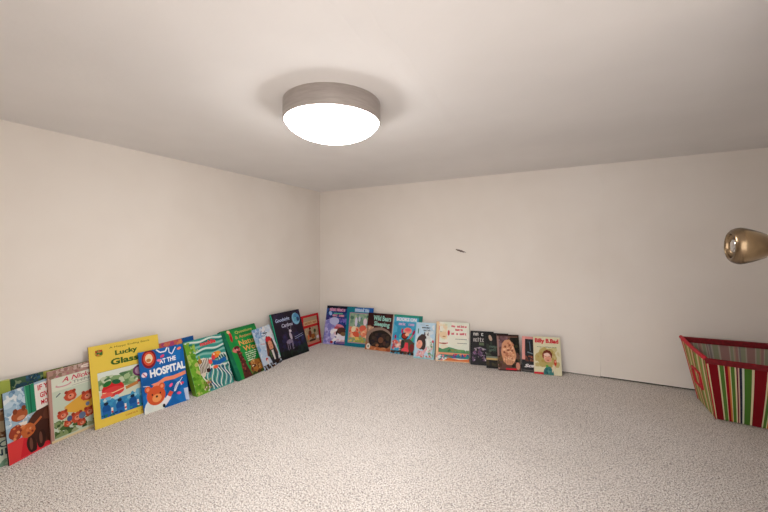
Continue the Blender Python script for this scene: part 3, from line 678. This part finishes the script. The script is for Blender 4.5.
def dS(A):
    A.mott(.05, .4, 1, 1, ['#f0efe0', '#e8ecdc', '#f4f0e4'], 20, .2); A.rect(0, 0, .09, 1, '#efd0a8'); A.line([(.07, .1), (.09, .96)], .025, '#e88c7c')
    A.mott(.08, .55, .34, .95, ['#f0dcbc', '#f4e6cc', '#e0e0c0'], 20, .07); A.line([(.12, .74), (.28, .74)], .012, '#7c9480'); A.ell(.38, .72, .035, .07, '#d8384c'); A.ell(.22, .66, .12, .09, '#f0d8b4'); A.ell(.24, .62, .05, .014, '#c89064')
    A.line([(.1, .45), (.22, .44), (.36, .46)], .03, '#d86c5c'); A.ell(.24, .445, .08, .018, '#a84c3c'); A.ell(.26, .34, .12, .09, '#f0e6d0')
    A.scrib(.46, .87, .92, .915, '#d83c5c', 8, .022); A.scrib(.58, .785, .80, .825, '#d83c5c', 5, .022); A.scrib(.46, .68, .92, .725, '#d83c5c', 9, .022)
    A.line([(.58, .57), (.93, .57)], .012, '#4c5450'); A.line([(.64, .47), (.93, .47)], .012, '#4c5450')
    A.poly([(.08, .22), (.08, .34), (.2, .3), (.4, .36), (.62, .32), (1, .27), (1, .2)], '#5c9c70'); A.mott(.3, .24, 1, .31, ['#3c8454', '#78ac6c', '#8c9458'], 24, .05)
    A.rect(.1, .17, 1, .22, '#e8a07c'); A.rect(.1, .09, 1, .17, '#2c8c84'); A.mott(.5, .09, 1, .2, ['#24549c', '#2c9c94', '#d83c5c', '#3c6cac'], 30, .05); A.mott(.02, .02, .4, .16, ['#dce4e8', '#e88c9c', '#5c8c94', '#f0d0c0'], 30, .05)
    A.poly([(.2, 0), (.4, .1), (.7, .06), (1, .09), (1, 0)], '#e0844c'); A.line([(.34, .12), (.5, .16), (.6, .1)], .02, '#a83c44'); A.rect(0, 0, 1, .02, '#ecc8a0')
book('S', 'picture_book', 'cream picture book with three red title lines and colourful strip below', GB, '#ebeee0', '#d8c0a0', dS)

def dT(A):
    A.scrib(.12, .86, .58, .94, '#d8d4d0', 4, .035); A.scrib(.12, .68, .60, .78, '#c0b8b4', 5, .035); A.scrib(.3, .58, .58, .66, '#6c7c5c', 4, .03)
    A.mott(.08, .1, .95, .5, ['#2c1c34', '#4c3450', '#181018', '#6c4c70', '#201c2c', '#8c7090'], 60, .07)
    A.mott(.15, .12, .9, .52, ['#b8a0bc', '#d0c0bc', '#8c4c6c', '#3c3050', '#e0d0d4'], 36, .035); A.line([(.15, .46), (.4, .52), (.75, .44)], .03, '#a89cac')
    A.ell(.82, .2, .06, .05, '#c83c6c'); A.mott(0, 0, 1, .1, ['#0c0a0c', '#2c2430', '#141014'], 20, .1)
book('T', 'paperback_book', 'black paperback with pale lettering, first of the dark ones beside the cream book', GB, '#151214', '#0c0a0c', dT)
def dU(A):
    A.mott(0, .3, 1, .75, ['#3c4438', '#4c5444', '#2c3430', '#5c6454'], 40, .12); A.ell(.20, .85, .07, .09, '#c8b09c', .3); A.mott(.3, .7, 1, 1, ['#141414', '#201c1c'], 16, .12)
    A.scrib(.15, .58, .8, .63, '#6c8474', 8, .02); A.scrib(.15, .48, .8, .53, '#5c7464', 8, .02)
    A.rect(0, .28, 1, .33, '#8c9484'); A.rect(0, .23, 1, .28, '#d8b87c'); A.mott(0, .05, 1, .23, ['#3c3420', '#1c180c', '#4c4428'], 26, .1); A.rect(0, 0, 1, .05, '#0c0a0a')
book('U', 'paperback_book', 'black paperback with small pale moon and glowing low horizon, behind the big hand cover', GB, '#1e1c1a', '#0c0c0c', dU)
def dV(A):
    A.mott(0, .5, .5, 1, ['#7c5c64', '#8c6c74', '#6c4c50', '#94787c'], 30, .12); A.rect(0, 0, .07, 1, '#b08c84'); A.rect(.6, .5, 1, .96, '#1c1a12'); A.rect(0, .95, 1, 1, '#3c2420'); A.line([(.4, .93), (.95, .94)], .02, '#b88c78')
    A.mott(.6, .1, 1, .9, ['#2c2a1a', '#4c4a2c', '#3c3420', '#141410'], 26, .1); A.mott(0, .08, .3, .4, ['#5c3c2c', '#7c6040', '#4c442c'], 18, .08)
    A.poly([(.16, .50), (.22, .74), (.36, .84), (.56, .86), (.70, .76), (.80, .55), (.84, .40), (.76, .26), (.62, .16), (.40, .16), (.24, .26)], '#e0a884')
    A.mott(.24, .26, .76, .78, ['#e8b090', '#f4c8a4', '#c88464', '#d89870', '#f8d0ac'], 50, .07)
    for x in (.34, .44, .54, .63): A.line([(x, .2), (x, .36)], .014, '#8c5438')
    for x, y in ((.36, .66), (.56, .70), (.48, .56), (.3, .5), (.66, .55)): A.ell(x, y, .05, .03, '#9c5c44', .4)
    A.ell(.88, .14, .09, .10, '#d89c88'); A.rect(.34, .03, .82, .075, '#d83040'); A.rect(0, 0, 1, .025, '#3c1c18')
book('V', 'paperback_book', 'brownish paperback with a large pale orange hand shape on its cover', GB, '#6f5048', '#a88078', dV)
def dW(A):
    A.rect(0, .93, 1, 1, '#e89c98'); A.rect(0, .34, .14, 1, '#eca8a0'); A.mott(.18, .5, 1, .92, ['#18181c', '#242830', '#101014', '#2c3840'], 34, .1)
    A.line([(.35, .86), (.38, .6)], .03, '#6c7c8c'); A.line([(.55, .9), (.57, .6)], .025, '#5c6c74'); A.ell(.72, .62, .12, .1, '#34506c'); A.ell(.78, .5, .06, .05, '#5c94ac'); A.line([(.25, .56), (.5, .52)], .05, '#7c8c94')
    A.mott(.14, .30, 1, .46, ['#7c3c28', '#9c5434', '#5c2c20', '#b0603c'], 30, .07)
    A.text('Scary', .12, .10, .92, .22, '#ece8e8', .04, rot=.08, shear=.3); A.rect(0, .03, 1, .06, '#5c5450')
book('W', 'paperback_book', 'black paperback with pink top corner and white slanted script near the bottom', GB, '#121013', '#8c4c4c', dW)
def dX(A):
    A.mott(.05, .2, .95, .72, ['#d8cf9c', '#cdc088', '#ddd4a8'], 12, .14); A.ell(.46, .45, .36, .26, '#c9b676', wob=.12); A.mott(.14, .3, .8, .62, ['#c2a860', '#cbb578', '#d8c890'], 26, .07)
    A.text('Billy B.Bad', .06, .80, .93, .95, '#dc3848', .05); A.scrib(.14, .715, .86, .735, '#6c7c5c', 26, .008)
    A.ell(.50, .52, .18, .13, '#8c4430', wob=.06); A.ell(.36, .50, .045, .07, '#9c4c34'); A.ell(.50, .455, .13, .125, '#f4c4ac'); A.ell(.53, .405, .12, .07, '#ecac94'); A.ell(.48, .53, .11, .035, '#f8dccc')
    A.line([(.4, .48), (.47, .485)], .01, '#3c2420'); A.line([(.54, .485), (.61, .48)], .01, '#3c2420'); A.ell(.52, .385, .04, .012, '#b84840'); A.poly([(.33, .55), (.4, .63), (.6, .64), (.68, .56), (.66, .52), (.56, .585), (.42, .575)], '#7c3826')
    A.poly([(.30, .0), (.38, .15), (.46, .22), (.60, .22), (.70, .1), (.72, 0)], '#4c8c88'); A.ell(.48, .23, .05, .03, '#6cb454'); A.mott(.36, .02, .62, .17, ['#3c7c7c', '#64a09c', '#2c6c74'], 12, .05)
    A.line([(.66, .08), (.70, .28)], .03, '#ecdcc0'); A.ell(.78, .33, .05, .08, '#d8543c'); A.ell(.78, .36, .025, .03, '#f4b49c'); A.line([(.77, .25), (.77, .18)], .02, '#e8b898')
    A.rect(.0, .01, .34, .065, '#d82038'); A.line([(0, .005), (1, .005)], .01, '#c8b890')
book('X', 'paperback_book', 'cream paperback with red title and a red haired boy, last at the right', GB, '#e9e3c4', '#c9b8a0', dX, '#5c2c24')

# ------------------------------------------------------------------ light and camera
w = bpy.data.worlds.new('hall_light'); bpy.context.scene.world = w; w.use_nodes = True
w.node_tree.nodes['Background'].inputs['Color'].default_value = (1.0, .96, .95, 1)
w.node_tree.nodes['Background'].inputs['Strength'].default_value = 1.5

cam = bpy.data.cameras.new('camera'); cam.sensor_width = 36; cam.lens = FOC / 768 * 36; cam.clip_start = .01
cam.shift_y = (250 - 256) / 768
co = bpy.data.objects.new('camera', cam); C.objects.link(co)
co.location = (0, 0, CZ); co.rotation_euler = (math.pi / 2, 0, YAW)
sc = bpy.context.scene; sc.camera = co
sc.view_settings.view_transform = 'Standard'; sc.view_settings.look = 'None'; sc.view_settings.gamma = 1; sc.view_settings.use_curve_mapping = False
sc.view_settings.exposure = 1.5
